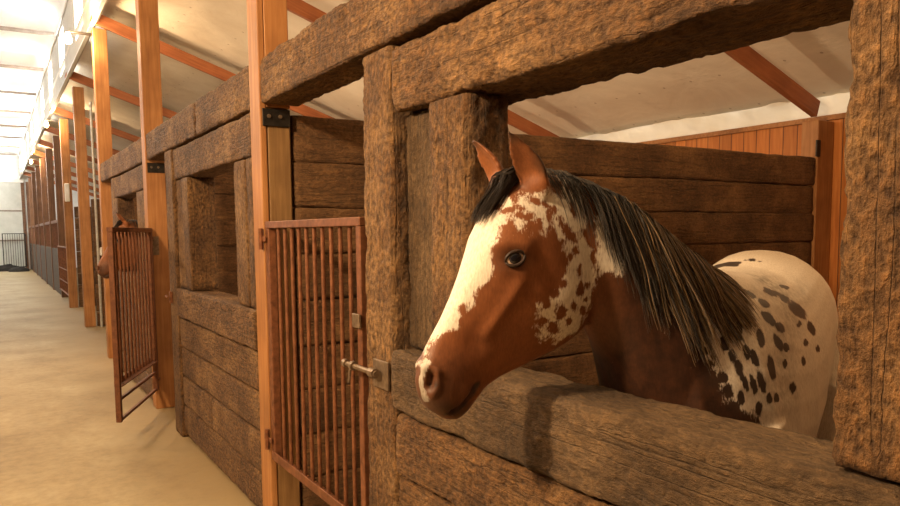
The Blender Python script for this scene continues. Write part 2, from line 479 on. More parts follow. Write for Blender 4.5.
def rafter(y, label, m=LUMBER_RED, x0=-.01, x1=XO-.26):
    w, d = .055, .145
    # sloping joist; its own X axis runs down the slope
    a = math.atan(.335); Ln = (x1-x0)/math.cos(a)
    D = Vector((Ln/2, w/2, d/2))
    o = MB().bevbox(-D, D, .003).build('rafter', m)
    o.rotation_euler = (0, a, 0)
    xm = (x0+x1)/2
    o.location = (xm, y, RZ(xm)-.225/math.cos(a))
    return tag(o, label, 'rafter', 'sloping rafters of the side roof')
for y, lb in ((-.13, 'sloping rafter over the near right end of the stall'), (3.73, 'red-brown sloping rafter seen through the big window above the horse'),
              (7.02, 'sloping rafter meeting the post of the open gate'), (10.28, 'sloping rafter under the lamp at the third post'),
              (14.04, 'sloping rafter over the open bay past the lamp'), (17.99, 'sloping rafter over the far side of the open bay'), (21.14, 'sloping rafter over the first far stall'),
              (24.24, 'sloping rafter over the second far stall'), (27.34, 'sloping rafter deep among the far stalls'), (30.44, 'sloping rafter near the far end of the side roof'),
              (33.54, 'farthest but one sloping rafter'), (36.64, 'farthest of the sloping rafters')):
    rafter(y, lb)
for i in range(11):                                   # bottom chords under the aisle roof
    y = 15.2+3.3*(i-3)
    if y < 2: continue
    o = bar('roof_chord', (XL, y-.03, 5.24), (-.06, y+.03, 5.30), 'x', CHORD)
    tag(o, ('nearest', 'second nearest', 'third nearest', 'fourth nearest', 'fifth nearest', 'sixth nearest', 'seventh nearest', 'eighth nearest', 'ninth nearest', 'tenth nearest', 'farthest')[i]+' dark thin chord across the white aisle ceiling', 'roof chord', 'dark chords across the aisle ceiling')

def beam(y0, y1, label, x=0.0):
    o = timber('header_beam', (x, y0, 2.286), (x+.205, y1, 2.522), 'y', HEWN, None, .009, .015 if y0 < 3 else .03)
    return tag(o, label, 'beam', 'hewn header beams on top of the stall fronts')
beam(.02, 3.693, 'long hewn header beam above the closed gate and the spotted horse')
beam(3.872, 5.12, 'hewn header beam left of the near orange post')
beam(5.13, 6.983, 'hewn header beam ending at the post of the open gate')
beam(7.162, 10.243, 'hewn header beam above the chestnut horse stall')

# ------------------------------------------------------------------ stall fronts
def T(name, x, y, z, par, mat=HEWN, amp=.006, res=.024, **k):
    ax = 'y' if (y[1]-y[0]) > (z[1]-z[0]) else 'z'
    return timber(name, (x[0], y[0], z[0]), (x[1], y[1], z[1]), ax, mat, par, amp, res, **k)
f1 = empty('stall_front', (0.1, 1.3, 0), 'hewn timber stall front with the window the spotted horse leans through', 'stall front', 'hewn timber stall fronts')
T('latch_post', (.0, .2), (2.278, 2.512), (.0, 2.272), f1, HEWN, .008, .015)
T('lintel', (.0, .29), (.02, 2.262), (2.036, 2.258), f1, HEWN, .013, .013, rad=.022)
T('window_post', (.055, .19), (2.045, 2.262), (1.206, 2.028), f1, HEWN_RAIL, .008, .015)  # darker timber puts this recessed post's shade into its colour
T('window_post', (.0, .17), (1.795, 2.022), (1.206, 2.03), f1, HEWN, .008, .014, rad=.026)
T('window_post', (.0, .20), (.40, .674), (1.212, 2.03), f1, HEWN, .011, .012, rad=.02)
s = T('sill_rail', (-.015, .195), (.02, 2.268), (.972, 1.198), f1, HEWN_RAIL, .009, .014, rad=.022)
tag(s, 'greyer worn timber sill under the window')
for i, (z0, z1) in enumerate(((.738, .964), (.505, .730), (.270, .497), (.03, .262))):
    T('wall_plank', (.0+.006*(i % 2), .18), (.02, 2.268), (z0, z1), f1, HEWN, .008, .016)

f2 = empty('stall_front', (0.1, 4.7, 0), 'hewn timber stall front between the near orange post and the open gate', 'stall front', 'hewn timber stall fronts')
T('latch_post', (-.01, .19), (5.88, 6.14), (.0, 2.272), f2, HEWN, .006, .03)
T('lintel', (.0, .2), (3.88, 5.87), (2.036, 2.270), f2, HEWN, .008, .026)
T('window_post', (.0, .18), (3.88, 4.0), (1.206, 2.03), f2, HEWN)
T('window_post', (.0, .18), (4.01, 4.24), (1.206, 2.03), f2, HEWN)
T('window_post', (.015, .185), (5.63, 5.87), (1.206, 2.03), f2, HEWN, .005, .03)
T('window_post', (.0, .2), (5.42, 5.61), (1.206, 2.03), f2, HEWN, .005, .03)
T('sill_rail', (-.015, .195), (3.88, 5.87), (.972, 1.198), f2, HEWN, .006, .026)
for i, (z0, z1) in enumerate(((.738, .964), (.505, .730), (.270, .497), (.03, .262))):
    sp = (4.75, 4.6, 4.95, 4.7)[i]
    if i in (2,):
        T('wall_plank', (.0, .18), (3.88, sp), (z0, z1), f2, HEWN, .006, .028); T('wall_plank', (.004, .18), (sp+.006, 5.87), (z0, z1), f2, HEWN, .006, .028)
    else: T('wall_plank', (.0+.006*(i % 2), .18), (3.88, 5.87), (z0, z1), f2, HEWN, .006, .028)
kb = MB().bevbox((-.035, 6.02, 1.07), (-.012, 6.06, 1.16), .003); kb.tube([(-.05, 6.0, 1.12), (-.05, 6.1, 1.12)], .009)
kb.build('latch_keeper', RUST, f2, (-.03, 6.04, 1.11))

f3 = empty('stall_front', (0.1, 8.4, 0), 'hewn timber stall front behind the open gate', 'stall front', 'hewn timber stall fronts')
T('latch_post', (.0, .19), (9.13, 9.36), (.0, 2.272), f3, HEWN, .005, .05)
T('lintel', (.0, .2), (7.17, 9.12), (2.036, 2.268), f3, HEWN, .006, .05)
T('window_post', (.0, .18), (7.17, 7.62), (1.206, 2.03), f3, HEWN, .005, .05)
T('window_post', (.0, .18), (8.88, 9.12), (1.206, 2.03), f3, HEWN, .005, .05)
T('sill_rail', (-.015, .195), (7.17, 9.12), (.972, 1.198), f3, HEWN, .005, .05)
for z0, z1 in ((.738, .964), (.505, .730), (.270, .497), (.03, .262)):
    T('wall_plank', (.0, .18), (7.17, 9.12), (z0, z1), f3, HEWN, .005, .05)

# partitions between stalls: stacked hewn planks from the front post back to the outer wall
def partition(y, label, x0=.165, x1=5.03, res=.035, n=9, x1top=None, th=.12):
    t = empty('stall_partition', ((x0+x1)/2, y+.06, 0), label, 'partition', 'stacked plank partitions between the stalls')
    h = 2.24/n
    for i in range(n):
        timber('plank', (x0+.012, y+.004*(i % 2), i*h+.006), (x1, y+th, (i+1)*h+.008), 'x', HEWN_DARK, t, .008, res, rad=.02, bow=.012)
    return t
partition(3.715, 'dark stacked plank partition behind the spotted horse')
partition(7.0, 'dark stacked plank partition beside the open gate', res=.06)
partition(10.26, 'dark stacked plank partition of the chestnut horse stall', res=.09)
partition(14.02, 'grey plank wall at the far side of the open bay', .27, res=.12)
partition(17.97, 'grey plank wall facing the far stall gate', .34, res=.14)
wp = empty('wall_post', (5.12, 3.78, 0), 'orange post at the outer wall end of the plank partition', 'post')
bar('shaft', (5.04, 3.70, 0), (5.285, 3.86, 2.58), 'z', LUMBER, wp, .005)
MB().bevbox((5.0, 3.685, 2.255), (5.06, 3.699, 2.40), .002).build('corner_bracket', BLACK_STEEL, wp, (5.03, 3.69, 2.33))

# ------------------------------------------------------------------ barred steel gates
def gate(loc, yaw, W, z0, z1, label, nb=10, lower=(), mat=RUST, front=False):
    """local X runs from the hinge (0) to the free end (W)"""
    t = empty('barred_gate', loc, label, 'gate', 'rusty barred stall gates')
    t.rotation_euler = (0, 0, yaw)
    def part(name, mb, m=mat):
        o = mb.build(name, m); o.parent = t; return o
    part('top_rail', MB().bevbox((0, -.022, z1-.035), (W, .022, z1), .003))
    zb = lower[0] if lower else z0
    part('bottom_rail', MB().bevbox((.03, -.03, zb), (W-.03, -.022, zb+.045), .001).bevbox((.03, -.021, zb), (W-.03, .03, zb+.008), .001))
    part('hinge_stile', MB().bevbox((0, -.02, z0), (.055, .02, z1-.036), .003))
    part('free_stile', MB().bevbox((W-.04, -.02, z0), (W, .02, z1-.036), .003))
    for i in range(nb):
        x = .055+(W-.095)*(i+1)/(nb+1)
        part('bar', MB().tube([(x, 0, zb+.02), (x, 0, z1-.03)], .0098, 10))
    for k in lower[1:]:
        part('lower_rail', MB().bevbox((.03, -.012, k), (W-.02, .012, k+.022), .002))
    for zz in (z1-.09, z0+.10):
        if front:                                     # strap lying on the aisle face of the post
            h = MB().bevbox((-.075, -.036, zz-.014), (.04, -.0275, zz+.014), .003)
            h.tube([(-.012, -.040, zz-.055), (-.012, -.040, zz+.055)], .012, 8)
        else:
            h = MB().bevbox((-.018, -.028, zz-.012), (.03, .028, zz+.012), .003)
            h.tube([(-.006, -.03, zz-.05), (-.006, -.03, zz+.05)], .010, 8)
        part('hinge', h)
    return t, part
g1w = 1.15
g1, part = gate((.02, 3.692, 0), -PI/2, g1w, .42, 1.68, 'closed rusty barred gate hung on the near orange post', nb=10, front=True)
# sliding bolt latch on the free side, and its stop plate
part('latch_plate', MB().bevbox((g1w-.06, -.034, 1.245), (g1w+.005, -.0225, 1.30), .002), BOLT)
lb = MB().tube([(g1w-.08, -.058, 1.10), (g1w+.20, -.058, 1.10)], .011, 10)
lb.tube([(g1w-.085, -.058, 1.10), (g1w-.06, -.058, 1.10)], .017, 10)
lb.tube([(g1w-.01, -.058, 1.10), (g1w+.01, -.058, 1.10)], .019, 10).tube([(g1w+.15, -.058, 1.10), (g1w+.19, -.058, 1.10)], .018, 10)
lb.tube([(g1w-.02, -.062, 1.10), (g1w-.02, -.070, 1.03)], .006, 8)
part('latch_bolt', lb, BOLT)
o = MB().bevbox((-.014, 2.30, 1.04), (-.004, 2.42, 1.145), .002).build('latch_keeper', BOLT, f1, (-.01, 2.36, 1.1))
a = math.atan2(5.90-6.975, -.49+.02)
g2, part = gate((.0, 6.955, 0), a, 1.17, .19, 1.675, 'open rusty barred gate swung out into the aisle', nb=10, lower=(.46, .35, .19), mat=RUST_DARK)
# bolted hinge strap on the post of the open gate
st = MB().bevbox((.01, 6.975, 1.43), (.075, 6.984, 1.60), .002)
for zz in (1.47, 1.56): st.tube([(.045, 6.975, zz), (.045, 6.962, zz)], .010, 8)
stp = [o for o in bpy.data.objects if o.get('label', '').startswith('orange barn post that the open')][0]
st.build('hinge_strap', BOLT, stp, (.04, 6.98, 1.5))

# ------------------------------------------------------------------ the far part of the aisle
for i in range(6):
    y0, y1 = FY[i]+.18, FY[i+1]-.01
    t = empty('far_stall_front', (.3, (y0+y1)/2, 0), ('first', 'second', 'third', 'fourth', 'fifth', 'last')[i]+' dark board stall front along the far aisle', 'stall front', 'dark far stall fronts')
    MB().bevbox((.24, y0, .02), (.34, y1, 1.25), .01).build('board_panel', GREYWOOD, t, (.3, y0, 0))
    MB().bevbox((.25, y0, 1.95), (.33, y1, 2.03), .005).build('top_rail', RUST_DARK, t, (.3, y0, 0))
    for k in range(9):
        yy = y0+.15+(y1-y0-.3)*k/8
        MB().tube([(.29, yy, 1.25), (.29, yy, 1.96)], .016, 6).build('bar', RUST_DARK, t, (.29, yy, 1.25))
g3, part = gate((.19, 18.2, 0), PI/2, 2.7, .25, 1.35, 'reddish barred gate past the left aisle post', nb=12, lower=(.25, .5, .8), mat=RUST)
# end wall sliding door with its frame and rails, a low barred gate, dark heap
d = struct(MB().box((-3.0, YF-.06, 0), (.02, YF-.01, 4.15)).build('door_1', mat_simple('pale_ribbed_door', (.50, .50, .44), (.62, .61, .55), 2, .6)))
fr = MB()
fr.box((.02, YF-.1, 0), (.16, YF-.005, 4.2)); fr.build('door_frame', LUMBER_DARK, d)
hr = MB(); hr.box((-3.0, YF-.12, 4.12), (.16, YF-.061, 4.27)); hr.build('door_head_rail', WHITEPLASTIC, d)
for zz in (1.35, 2.75):
    MB().box((-3.0, YF-.09, zz), (.02, YF-.061, zz+.07)).build('door_rail', CHORD, d)
g4, part = gate((.08, YF-.55, 0), PI, .95, .12, 1.72, 'dark barred gate standing before the pale end door', nb=8, mat=BLACK_STEEL)
rr = random.Random(5)
for i, (x, y, sx, sy, sz, lb) in enumerate(((-.75, 38.6, .62, .35, .17, 'low dark heap on the floor before the end door'), (-.3, 37.7, .4, .4, .12, 'smaller dark heap beside the last far stall'))):
    mb = MB().sphere((x, y, .02), 1, 24, 14, (sx, sy, sz*1.6))
    mb.v = [(vx+.06*noise.noise((vx*5, vy*5, vz*9)), vy, max(.0, vz*(1+.5*noise.noise((vx*4, vy*4, 1))))) for vx, vy, vz in mb.v]
    tag(mb.build('dark_heap', DARKHEAP, None, (x, y, 0)), lb, 'heap', 'dark heaps by the end door')
o = MB().tube([(.33, 13.9, 0.0), (.33, 13.9, 3.9)], .022, 10).build('conduit_pipe', GREY_STEEL, None, (.33, 13.9, 0))
tag(o, 'thin pale conduit pipe running up beside an aisle post', 'pipe')
o = MB().bevbox((.36, 13.86, 1.25), (.45, 13.98, 1.40), .02).build('outlet_box', WHITEPLASTIC, None, (.4, 13.95, 1.3))
tag(o, 'white outlet box beside the pale conduit', 'outlet')
fp = [o for o in bpy.data.objects if o.get('label', '') == 'orange aisle post just left of the conduit post'][0]
tag(MB().bevbox((.17, 17.89, 2.35), (.27, 17.949, 2.75), .015).build('electrical_box', WHITEPLASTIC, fp, (.22, 17.92, 2.5)), 'small white electrical box')

# lamps on the post heads
def lamp(x, y, z, label, power, lit=True):
    t = empty('barn_lamp', (x, y, z), label, 'lamp', 'bare warm lamps on the post heads')
    a = MB().bevbox((x+.0, y-.03, z+.085), (x+(.268 if x < -.2 else .24), y+.03, z+.11), .004)
    a.build('arm', BLACK_STEEL, t, (x, y, z))
    c = MB().tube([(x, y, z+.09), (x, y, z+.05)], [.028, .034], 12); c.build('socket', WHITEPLASTIC, t, (x, y, z))
    b = MB().sphere((x, y, z), .045, 16, 12, (1, 1, 1.2)).build('bulb', BULB, t, (x, y, z), smooth=True)
    ld = bpy.data.lights.new('lamp_or_fill_light', 'POINT'); ld.energy = power; ld.color = (1.0, .70, .40); ld.shadow_soft_size = .09
    lo = bpy.data.objects.new('lamp_or_fill_light', ld); COL.objects.link(lo); lo.parent = t; lo.location = (.0, -.11, -.0)
    return t
lamp(-.28, 10.3, 4.05, 'glowing bulb at the head of the third post', 150)
lamp(-.10, 18.0, 4.0, 'glowing bulb at the head of the far left aisle post', 120)
lamp(-.03, 27.35, 4.0, 'small distant glowing bulb above the dark far stalls', 120)

# unseen stall bedding, added dark to cut bounce light onto the soffits
for i_, (y0, y1) in enumerate(((-2.5, 3.69), (3.85, 6.98), (7.14, 10.24))):
    o = grid_sheet(60, 60, lambda u, v: (.215+u*(5.02-.215), y0+v*(y1-y0), .008+.006*noise.noise((u*14, v*14+i_, 2))+.004*noise.noise((u*50, v*50, 5)))).build('bedding', mat_simple('dark_bedding', (.045, .028, .014), (.11, .07, .034), 40, .9, 0, .6, .02), smooth=True)
    tag(o, ('unseen dark bedding added under the spotted horse', 'unseen dark bedding added in the stall left of the closed gate', 'unseen dark bedding added under the chestnut horse')[i_], 'bedding', kind='stuff')
# ------------------------------------------------------------------ the horse
# plan line of the spine, muzzle to tail, and the upright sheet through it
PATH = [Vector(p) for p in ((-.46, 1.485), (-.20, 1.455), (-.06, 1.43), (.18, 1.385), (.36, 1.36), (.52, 1.385), (.74, 1.465), (1.31, 1.70), (1.75, 1.88))]
WI = 5
def onsheet(px, py):
    d = ray(px, py); best = None
    for i in range(len(PATH)-1):
        a, b = PATH[i], PATH[i+1]; e = b-a
        den = d.x*(-e.y) + d.y*e.x
        if abs(den) < 1e-9: continue
        rx, ry = a.x-CAM.x, a.y-CAM.y
        t = (rx*(-e.y) + ry*e.x)/den; k = (d.x*ry - d.y*rx)/den
        if t > 0 and -.02 <= k <= 1.02:
            if best is None or t < best: best = t
    return CAM + d*best
def lateral(x):                                        # unit vector to the horse's left at world x
    acc = Vector((0, 0)); W = 0
    for i in range(len(PATH)-1):
        a, b = PATH[i], PATH[i+1]; m = (a.x+b.x)/2; k = math.exp(-((x-m)/.16)**2)+1e-9
        acc += (b-a).normalized()*k; W += k
    t = acc.normalized(); return Vector((t.y, -t.x, 0))     # facing -x, left is towards -y
def path_at(s):                                        # s metres behind the withers
    i = WI; p = PATH[WI]
    st = 1 if s >= 0 else -1; r_ = abs(s)
    while True:
        q = PATH[i+st]; l_ = (q-p).length
        if r_ <= l_ or i+st in (0, len(PATH)-1): return p+(q-p)*(r_/l_)
        r_ -= l_; p = q; i += st

NR = 32
def loft(mb, secs, cap=True):
    b = len(mb.v)
    for (D, Vn, w, k, ex) in secs:
        c = (D+Vn)/2; h = (D-Vn)/2; n = lateral(c.x)
        for j in range(NR):
            a = 2*PI*j/NR
            ca, sa = math.cos(a), math.sin(a)
            sx = math.copysign(abs(sa)**ex, sa); cx = math.copysign(abs(ca)**.92, ca)
            mb.v.append(tuple(c + h*cx + n*(w*sx*(1+k*ca))))
    for i in range(len(secs)-1):
        for j in range(NR):
            j2 = (j+1) % NR
            mb.f.append((b+i*NR+j, b+i*NR+j2, b+(i+1)*NR+j2, b+(i+1)*NR+j))
    mb.f.append(tuple(b+j for j in range(NR))[::-1]); e = b+(len(secs)-1)*NR
    mb.f.append(tuple(e+j for j in range(NR)))
def PXS(d, v, w, k=0.0, ex=.85): return (onsheet(*d), onsheet(*v), w, k, ex)
def TRK(s, zt, zb, w, k=0.0, ex=.9):
    p = path_at(s); return (Vector((p.x, p.y, zt)), Vector((p.x, p.y, zb)), w, k, ex)

hb = MB()
HEAD = [PXS((424, 414), (444, 426), .026), PXS((419, 403), (456, 426), .043), PXS((416, 388), (466, 417), .050, .0, .8),
        PXS((420, 370), (475, 404), .052, .0, .8), PXS((428, 350), (484, 393), .048, -.05), PXS((441, 326), (499, 383), .049, -.02),
        PXS((451, 304), (518, 374), .056, .02), PXS((459, 284), (540, 363), .069, .08), PXS((466, 264), (560, 352), .085, .14),
        PXS((472, 244), (578, 338), .096, .16), PXS((483, 221), (590, 318), .095, .12), PXS((499, 201), (596, 292), .084, .08),
        PXS((518, 187), (600, 258), .070, .0), PXS((535, 182), (592, 232), .05, .0)]
loft(hb, HEAD)
NECK = [PXS((512, 194), (560, 270), .052), PXS((540, 181), (580, 318), .066), PXS((560, 183), (589, 338), .072), PXS((586, 194), (598, 356), .080), PXS((614, 207), (607, 376), .092, -.25),
        PXS((640, 227), (616, 402), .112, -.35), PXS((664, 248), (632, 440), .145, -.4), PXS((686, 266), (652, 478), .18, -.38)]
loft(hb, NECK)
TR = [TRK(-.26, 1.30, .98, .12), TRK(-.20, 1.38, .86, .19, -.3), TRK(-.10, 1.45, .79, .22, -.4), TRK(0, 1.495, .73, .245, -.4), TRK(.15, 1.485, .70, .27, -.2), TRK(.35, 1.465, .69, .285, -.1),
      TRK(.55, 1.47, .73, .285), TRK(.70, 1.50, .79, .275, .05), TRK(.84, 1.522, .86, .27, .05), TRK(.96, 1.50, .91, .26, .05), TRK(1.07, 1.44, .95, .23), TRK(1.15, 1.36, 1.0, .18), TRK(1.20, 1.27, 1.05, .10)]
loft(hb, TR)
def bpt(s, lat, z):
    p = path_at(s); n = lateral(p.x)
    return Vector((p.x, p.y, z)) + n*lat
for sd in (-1, 1):
    hb.tube([bpt(.0, sd*.12, 1.05), bpt(.02, sd*.145, .84), bpt(.02, sd*.14, .66), bpt(.0, sd*.135, .50), bpt(.01, sd*.135, .43), bpt(.02, sd*.135, .32), bpt(.02, sd*.135, .19), bpt(-.03, sd*.135, .10), bpt(-.05, sd*.135, .055), bpt(-.06, sd*.135, .004)],
            [.15, .105, .072, .052, .047, .034, .043, .037, .055, .064], 14)
    hb.tube([bpt(.90, sd*.11, 1.20), bpt(.85, sd*.15, 1.0), bpt(.84, sd*.165, .82), bpt(.97, sd*.165, .64), bpt(1.07, sd*.155, .51), bpt(1.06, sd*.15, .42), bpt(1.03, sd*.15, .31), bpt(1.01, sd*.15, .19), bpt(.96, sd*.15, .10), bpt(.94, sd*.15, .055), bpt(.93, sd*.15, .004)],
            [.18, .175, .14, .082, .060, .044, .037, .045, .038, .056, .064], 14)
# ears: a cupped leaf swept from the poll to the tip
def ear(base, tip, w0, open_dir, bend):
    base, tip = Vector(base), Vector(tip); ax = (tip-base).normalized()
    od = (open_dir-ax*open_dir.dot(ax)).normalized(); sd = ax.cross(od).normalized()
    prof = [(-.12, .80, .0), (.08, .86, .2), (.25, 1.0, .75), (.45, .98, .85), (.65, .74, .75), (.82, .46, .6), (.94, .20, .3), (1.0, .07, 0)]
    b = len(hb.v); n = 20
    for (t, w, cup) in prof:
        c = base+(tip-base)*t + bend*(t*t*.012)
        W = w0*w
        for j in range(n):
            a = 2*PI*j/n
            x = math.cos(a)*W; y = math.sin(a)
            if y > 0: y = y*W*(.55-.95*cup) if True else 0     # open front is hollowed
            else: y = y*W*.75
            if cup > .3 and y > 0: y = min(y, W*.05)
            if cup > .3 and math.sin(a) > 0: y = -W*.36*cup*(1-abs(math.cos(a))**2.2)+W*.05
            hb.v.append(tuple(c + sd*x + od*y))
    m = len(prof)
    for i in range(m-1):
        for j in range(n):
            j2 = (j+1) % n; hb.f.append((b+i*n+j, b+i*n+j2, b+(i+1)*n+j2, b+(i+1)*n+j))
    hb.f.append(tuple(b+j for j in range(n))[::-1]); e = b+(m-1)*n; hb.f.append(tuple(e+j for j in range(n)))
P0 = onsheet(522, 186); LAT = lateral(P0.x)
def at_sheet_offset(px, py, off):                      # the point seen at a pixel, off metres to the horse's left of the sheet
    q = onsheet(px, py); n = lateral(q.x); v = q-CAM
    k = 1 - off/( - v.normalized().dot(n)*v.length) if False else 1 + off/(v.dot(n))
    return CAM + v*k
FWD = Vector((-.97, .05, .10))
EL0, EL1 = at_sheet_offset(538, 196, .055), at_sheet_offset(512, 139, .085)
ER0, ER1 = at_sheet_offset(499, 193, -.050), at_sheet_offset(474, 145, -.085)
ear(EL0, EL1, .041, FWD+LAT*.55, FWD*1.0)
ear(ER0, ER1, .039, FWD-LAT*.15, FWD*1.0)

raw = hb.build('raw_body', None)
rm = raw.modifiers.new('r', 'REMESH'); rm.mode = 'VOXEL'; rm.voxel_size = .0068; rm.use_smooth_shade = True
sm = raw.modifiers.new('s', 'SMOOTH'); sm.factor = .5; sm.iterations = 9
dg = bpy.context.evaluated_depsgraph_get(); dg.update()
me = bpy.data.meshes.new_from_object(raw.evaluated_get(dg), depsgraph=dg)
bpy.data.objects.remove(raw, do_unlink=True)
nv = len(me.vertices)
co = np.empty(nv*3); me.vertices.foreach_get('co', co); co = co.reshape(-1, 3)
no = np.empty(nv*3); me.vertices.foreach_get('normal', no); no = no.reshape(-1, 3)
def bvh_of(c):
    fs = [tuple(p.vertices) for p in me.polygons]
    return BVHTree.FromPolygons([Vector(v) for v in c], fs)
bv = bvh_of(co)
def hit(px, py):
    d = ray(px, py).normalized()
    h = bv.ray_cast(CAM, d)
    if h[0] is None: q = onsheet(px, py); return q, Vector((0, -1, 0))
    return h[0], h[1]
lat0 = np.array([lateral(x) for x in np.linspace(-.6, 2, 400)])
def side_of(c):                                        # signed distance to the left of the sheet
    out = np.empty(len(c)); xs = np.array([p.x for p in PATH]); ys = np.array([p.y for p in PATH])
    yy = np.interp(c[:, 0], xs, ys)
    return (yy-c[:, 1])
side = side_of(co)

# --- sculpting on the skin (both sides alike)
def mirror(p):                                         # reflect across the sheet
    xs = [q.x for q in PATH]; ys = [q.y for q in PATH]
    n = lateral(p.x); q = Vector((p.x, float(np.interp(p.x, xs, ys)), p.z)); d = (p-q).dot(n)
    return p - n*(2*d)
def push(px, py, r, amt, stretch=None, both=True):
    p, n_ = hit(px, py)
    for q in ((p, mirror(p)) if both else (p,)):
        dv = co-np.array(q); d2 = (dv**2).sum(1)
        if stretch is not None:
            e = np.array((hit(*stretch)[0]-p)); L_ = np.linalg.norm(e); e /= L_
            al = dv@e; d2 = d2-al**2 + (np.maximum(np.abs(al)-L_, 0))**2
        k = np.exp(-d2/(r*r))[:, None]
        co[:] += no*k*amt
def line(pts, r, amt):
    P_ = [hit(*p)[0] for p in pts]
    for mir in (False, True):
        Q = [mirror(p) if mir else p for p in P_]
        best = np.full(nv, 1e9)
        for a, b in zip(Q[:-1], Q[1:]):
            a = np.array(a); e = np.array(b)-a; t = np.clip(((co-a)@e)/(e@e), 0, 1)[:, None]
            best = np.minimum(best, ((co-a-e*t)**2).sum(1))
        co[:] += no*(np.exp(-best/(r*r))*amt)[:, None]
push(514, 265, .030, -.006); push(512, 253, .020, .006, (526, 255)); push(514, 278, .016, .004, (524, 279))
line([(520, 292), (503, 318), (488, 340)], .016, .006)       # facial crest
line([(540, 262), (556, 290), (553, 322)], .03, -.005)       # hollow behind the cheek
push(560, 312, .05, .009)                                    # round jaw muscle
push(472, 352, .030, -.004); push(450, 352, .03, -.003)
line([(424, 376), (431, 371), (437, 380)], .010, .006)       # nostril rim
line([(437, 380), (438, 394), (432, 404)], .009, .005)
push(430.5, 388, .0095, -.020, (429, 393))
line([(476, 392), (470, 404), (462, 414), (452, 420)], .0055, -.013)   # mouth
push(466, 398, .014, .003)
push(478, 398, .02, .004)
me.vertices.foreach_set('co', co.ravel()); me.update()
no = np.empty(nv*3); me.vertices.foreach_get('normal', no); no = no.reshape(-1, 3)
bv = bvh_of(co)

# --- coat markings in side-view coordinates (x, z) of the skin
XZ = co[:, [0, 2]].copy()
for i_ in range(nv):                                   # ragged, hairy borders
    q_ = Vector(co[i_]); XZ[i_, 0] += .0045*noise.noise(q_*55)+.004*noise.noise(q_*23); XZ[i_, 1] += .0065*noise.noise(q_*50+Vector((9, 0, 0)))+.005*noise.noise(q_*21+Vector((0, 7, 0)))
def flat(px, py): q = hit(px, py)[0]; return np.array((q.x, q.z))
def flat_out(px, py): q = onsheet(px, py); return np.array((q.x, q.z))
def sdf(pts):
    pts = np.array(pts); d = np.full(nv, 1e9); ins = np.zeros(nv, bool); m = len(pts)
    for i in range(m):
        a, b = pts[i], pts[(i+1) % m]; e = b-a
        t = np.clip(((XZ-a)@e)/(e@e+1e-12), 0, 1)[:, None]
        d = np.minimum(d, ((XZ-a-e*t)**2).sum(1))
        c1 = (a[1] > XZ[:, 1]) != (b[1] > XZ[:, 1])
        with np.errstate(divide='ignore', invalid='ignore'):
            xx = (b[0]-a[0])*(XZ[:, 1]-a[1])/(b[1]-a[1]+1e-12)+a[0]
        ins ^= c1 & (XZ[:, 0] < xx)
    d = np.sqrt(d); return np.where(ins, d, -d)
def sstep(d, w): return np.clip(d/w*.5+.5, 0, 1)
def spot(px, py, rx, ry, ang, soft=.75):
    """ellipse given in photo pixels, measured on the skin where it lies"""
    c = flat(px, py); a = math.radians(ang)
    u = flat(px+3*math.cos(a), py+3*math.sin(a))-c; v = flat(px-3*math.sin(a), py+3*math.cos(a))-c
    A = np.array([u*rx/3, v*ry/3]).T
    if abs(np.linalg.det(A)) < 1e-9: return np.zeros(nv)
    q = np.linalg.solve(A, (XZ-c).T).T
    r = np.sqrt((q**2).sum(1))
    return np.clip((1-r)/soft*.5+.5, 0, 1)
isface = (co[:, 0] < .16)
isbody = (co[:, 0] > .30)
white = np.zeros(nv)
# blaze: front of the face, its edge on the cheek traced down the head
BL = [(522, 193), (523, 203), (512, 216), (502, 236), (493, 254), (491, 282), (485, 293), (476, 300), (472, 312), (470, 321), (461, 329), (450, 338), (436, 348), (428, 355), (423, 365), (418, 372)]
OUT = [(411, 372), (419, 350), (441, 314), (456, 275), (466, 238), (488, 205), (508, 186)]
bl = sdf([flat(*p) for p in BL] + [flat_out(*p) for p in OUT])
white = np.maximum(white, np.where(isface, sstep(bl, .012), 0))
